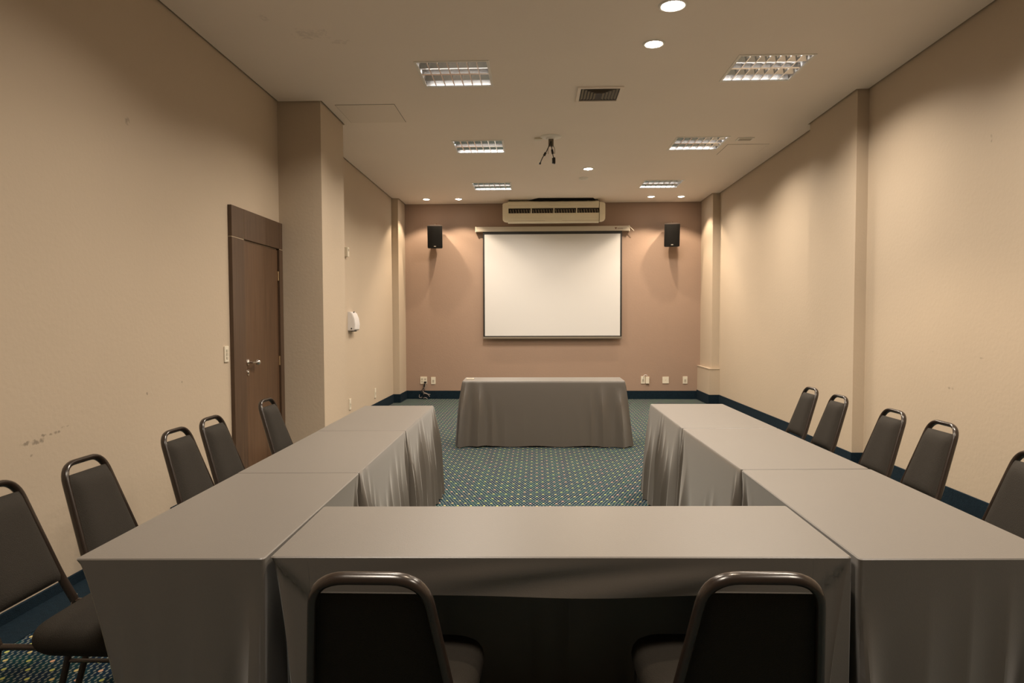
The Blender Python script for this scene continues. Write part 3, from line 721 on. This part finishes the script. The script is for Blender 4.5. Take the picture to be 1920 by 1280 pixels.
# left row, near to far
cloth('tablecloth', [(-1.352, 1.945), (-.798, 1.965), (-.813, 3.1075), (-1.372, 3.0865)], 'grey cloth over the nearest table of the left row',
      [dict(flare=-.01, amp=.026, freq=26, mid=.10, seed=1, t0=.06, cw=.11, lw=.1), dict(flare=-.02, amp=.012, freq=16, mid=.5, seed=2), J, dict(flare=-.185, amp=.004, freq=8, seed=3)])
cloth('tablecloth', [(-1.374, 3.088), (-.815, 3.109), (-.832, 4.327), (-1.392, 4.312)], 'grey cloth over the middle table of the left row',
      [J, dict(flare=.035, amp=.016, freq=23, mid=.75, seed=5, t0=.12), J, dict(flare=-.17, amp=.004)])
cloth('tablecloth', [(-1.394, 4.3135), (-.834, 4.3285), (-.849, 5.633), (-1.415, 5.614)], 'grey cloth over the farthest table of the left row',
      [J, dict(flare=.05, amp=.017, freq=24, mid=.9, seed=6, t0=.05, lift=.0), dict(flare=.05, amp=.015, freq=12, mid=.5), dict(flare=-.17, amp=.004)])
# right row
cloth('tablecloth', [(.933, 2.006), (1.535, 2.026), (1.550, 3.236), (.946, 3.206)], 'grey cloth over the nearest table of the right row',
      [dict(flare=-.015, amp=.026, freq=20, mid=.14, seed=4, t0=.06, cw=.13), dict(flare=-.13, amp=.004), J, dict(flare=-.01, amp=.013, freq=17, mid=.45, seed=2, t0=.2)])
cloth('tablecloth', [(.947, 3.214), (1.547, 3.244), (1.546, 4.452), (.935, 4.443)], 'grey cloth over the middle table of the right row',
      [J, dict(flare=-.06, amp=.004), J, dict(flare=.05, amp=.020, freq=15, mid=.55, seed=8, t0=.3)])
cloth('tablecloth', [(.936, 4.451), (1.546, 4.460), (1.544, 5.772), (.946, 5.765)], 'grey cloth over the farthest table of the right row',
      [J, dict(flare=-.05, amp=.004), dict(flare=.05, amp=.014, freq=12), dict(flare=.06, amp=.018, freq=19, mid=.8, seed=9, t0=.05)])
# front table, short in front
cloth('tablecloth', [(-.786, 1.979), (.920, 2.021), (.930, 2.585), (-.799, 2.535)], 'grey cloth over the long near table, hanging short in front',
      [dict(flare=.004, amp=.004, freq=5, mid=.3, short=.645, sag=1, hemflap=1), dict(flare=-.09, amp=.012, freq=14, mid=.6), dict(flare=-.02, amp=.012, freq=12), dict(flare=-.09, amp=.012, freq=14, mid=.6)])
# lectern-side table by the screen
cloth('tablecloth', [(-.862, 7.967), (1.018, 7.979), (1.024, 8.52), (-.877, 8.50)], 'grey cloth over the lone table before the projection screen',
      [dict(flare=.075, amp=.034, freq=17, mid=.02, seed=11, t0=.2, cw=.30), dict(flare=.09, amp=.014, freq=12), dict(flare=.03), dict(flare=.075, amp=.012, freq=12)])

# the folding table visible below the short cloth
t = thing('folding_table', 'long folding table under the near grey cloth, its underside dark', 'table', (.066, 2.275, 0), .0246)
link('tabletop', bx(-.832, .832, -.248, .248, .722, .7535, bev=.003), M_wood_top, t)
for sx in (-1, 1):
    for sy in (-1, 1):
        bm = bmesh.new(); tube(bm, [(sx*.66, sy*.2, .722), (sx*.70, sy*.21, 0.0)], .014, 10); link('leg', bm, M_tube, t, smooth='auto')
    bm = bmesh.new(); tube(bm, [(sx*.685, -.2, .14), (sx*.685, .2, .14)], .010, 8); link('stretcher', bm, M_tube, t, smooth='auto')

# remote on the far table
o = link('remote_control', bx(-.045, .045, -.02, .02, 0, .016, bev=.004), M_white); o.location = (-.79, 8.17, .7612); o.rotation_euler.z = .1
tag(o, 'small cream remote control on the far draped table', 'remote control')
link('keypad', bx(-.025, .03, -.012, .012, .0155, .0175), M_trimd, o)

# ------------------------------------------------------------------ chairs
def chair_proto():
    t = thing('banquet_chair', '', 'chair')
    # back frame: tapered loop, one oval tube continuing to the rear legs
    def bp(x, z):                                                      # back plane leans away from the seat
        return Vector((x, -.205-.34*(z-.47) if z > .47 else -.205+.55*(.47-z), z))
    hw = lambda z: .182-.056*((z-.47)/.40)
    pts = [bp(-.187, .40), bp(-hw(.50), .50), bp(-hw(.874), .874), bp(hw(.874), .874), bp(hw(.50), .50), bp(.187, .40)]
    path = fillet(pts, [.04, .075, .075, .04], 8)
    bm = bmesh.new(); tube(bm, path, .0165, 12, rx=.0118); fr = link('back_frame', bm, M_tube, t, smooth='auto')
    # padded back
    bm = bmesh.new(); nz, nx = 22, 16; z0, z1 = .488, .832; F, B = [], []
    for j in range(nz+1):
        v = j/nz; z = z0+(z1-z0)*v; a = hw(z)-.009
        if v > .93: a -= .006*((v-.93)/.07)**2
        if v < .06: a -= .012*((.06-v)/.06)**2
        rf, rb_ = [], []
        for k in range(nx+1):
            u = -1+2*k/nx; e = (1-abs(u)**6)*(1-abs(2*v-1)**10)
            base = bp(a*u, z)
            rf.append(bm.verts.new(base+Vector((0, .012+.028*e, .010*0)))); rb_.append(bm.verts.new(base+Vector((0, .004-.010*e, 0))))
        F.append(rf); B.append(rb_)
    for j in range(nz):
        for k in range(nx):
            bm.faces.new((F[j][k], F[j][k+1], F[j+1][k+1], F[j+1][k])); bm.faces.new((B[j][k], B[j+1][k], B[j+1][k+1], B[j][k+1]))
        bm.faces.new((F[j][0], F[j+1][0], B[j+1][0], B[j][0])); bm.faces.new((F[j][nx], B[j][nx], B[j+1][nx], F[j+1][nx]))
    for k in range(nx):
        bm.faces.new((F[0][k], B[0][k], B[0][k+1], F[0][k+1])); bm.faces.new((F[nz][k], F[nz][k+1], B[nz][k+1], B[nz][k]))
    link('backrest', bm, M_pad, t, smooth='auto')
    # seat cushion: rounded trapezoid, crowned
    bm = bmesh.new()
    out = fillet([(0, -.275, 0), (-.212, -.275, 0), (-.218, .1725, 0), (.218, .1725, 0), (.212, -.275, 0), (0, -.275, 0)], [.105, .10, .10, .105], 8)[:-1]
    prof = [(.78, -.036), (.90, -.030), (.965, -.016), (.995, .002), (1.0, .016), (.985, .032), (.945, .046), (.87, .057), (.74, .065), (.5, .071), (.2, .073)]
    rings = [[bm.verts.new((p.x*s, .125+(p.y+.035)*s*.84, .404+dz)) for p in out] for s, dz in prof]; n = len(out)
    for a, b in zip(rings, rings[1:]):
        for k in range(n): bm.faces.new((a[k], a[(k+1) % n], b[(k+1) % n], b[k]))
    bm.faces.new(rings[0][::-1]); bm.faces.new(rings[-1])
    link('seat', bm, M_pad, t, smooth='auto')
    bm = bmesh.new()
    tube(bm, fillet([(-.187, -.165, .398), (-.185, .255, .398), (.185, .255, .398), (.187, -.165, .398)], .05, 6), .010, 10)
    tube(bm, [(-.187, -.01, .392), (.187, -.01, .392)], .010, 10)
    link('seat_frame', bm, M_tube, t, smooth='auto')
    for s in (-1, 1):
        for (p) in ([(s*.187, -.165, .405), (s*.195, -.20, .20), (s*.200, -.25, .012)], [(s*.186, .225, .398), (s*.188, .256, .36), (s*.192, .262, .20), (s*.196, .27, .012)]):
            bm = bmesh.new(); tube(bm, smoothpath(p, 5), .0125, 10); lg = link('leg', bm, M_tube, t, smooth='auto')
            bm = bmesh.new(); q = p[-1]; disc(bm, (q[0], q[1]), .016, 0, .02, 14); link('foot_cap', bm, M_foot, lg)
    bm = bmesh.new(); tube(bm, [(-.192, .262, .17), (.192, .262, .17)], .008, 8); 
    for s in (-1, 1): tube(bm, [(s*.197, -.205, .16), (s*.192, .262, .17)], .008, 8)
    link('stretcher', bm, M_tube, t, smooth='auto')
    for s in (-1, 1):
        bm = bmesh.new(); bmesh.ops.create_icosphere(bm, subdivisions=2, radius=.008, matrix=Matrix.Translation((s*.196, -.170, .415)))
        link('bolt', bm, M_steel, fr, smooth=True)
    return t
def copy_tree(o, parent=None):
    c = o.copy(); C.objects.link(c); c.parent = parent
    for ch in o.children: copy_tree(ch, c)
    return c
proto = chair_proto()
CH = [  # x, y, angle, label, group
 (-.380, 1.860, 0, 'dark banquet chair seen from behind at the near table, left one of two', 'chairs at the near table'),
 (.508, 1.885, 0, 'dark banquet chair seen from behind at the near table, right one of two', 'chairs at the near table'),
 (-1.586, 2.33, -90, 'dark padded chair cut by the left frame edge, nearest of left row', 'chairs along the left wall'),
 (-1.572, 2.82, -90, 'dark padded chair of the left row, second from the viewer, beside the nearest table corner', 'chairs along the left wall'),
 (-1.592, 3.595, -90, 'dark padded chair, third from the viewer in left row, nearer of a close pair', 'chairs along the left wall'),
 (-1.624, 4.066, -90, 'dark padded chair of the left row, fourth from the viewer, partly before the door edge', 'chairs along the left wall'),
 (-1.664, 5.02, -90, 'dark padded chair of the left row, farthest, standing before the wooden door', 'chairs along the left wall'),
 (1.988, 5.91, 90, 'dark padded chair of the right row, farthest from the viewer', 'chairs along the right wall'),
 (1.961, 5.30, 90, 'dark padded chair of the right row, second farthest, before the broad pillar', 'chairs along the right wall'),
 (1.929, 4.437, 90, 'dark padded chair of the right row, third from the viewer, beside the pillar foot', 'chairs along the right wall'),
 (1.928, 3.908, 90, 'dark padded chair of the right row, second from the viewer, at the nearest table', 'chairs along the right wall'),
 (1.79, 2.98, 90, 'dark padded chair of the right row, nearest, cut by the right frame edge', 'chairs along the right wall'),
]
for i, (x, y, a, lb, g) in enumerate(CH):
    o = proto if i == 0 else copy_tree(proto)
    o.location = (x, y, 0); o.rotation_euler = (0, 0, math.radians(a)); o['label'] = lb; o['group'] = g
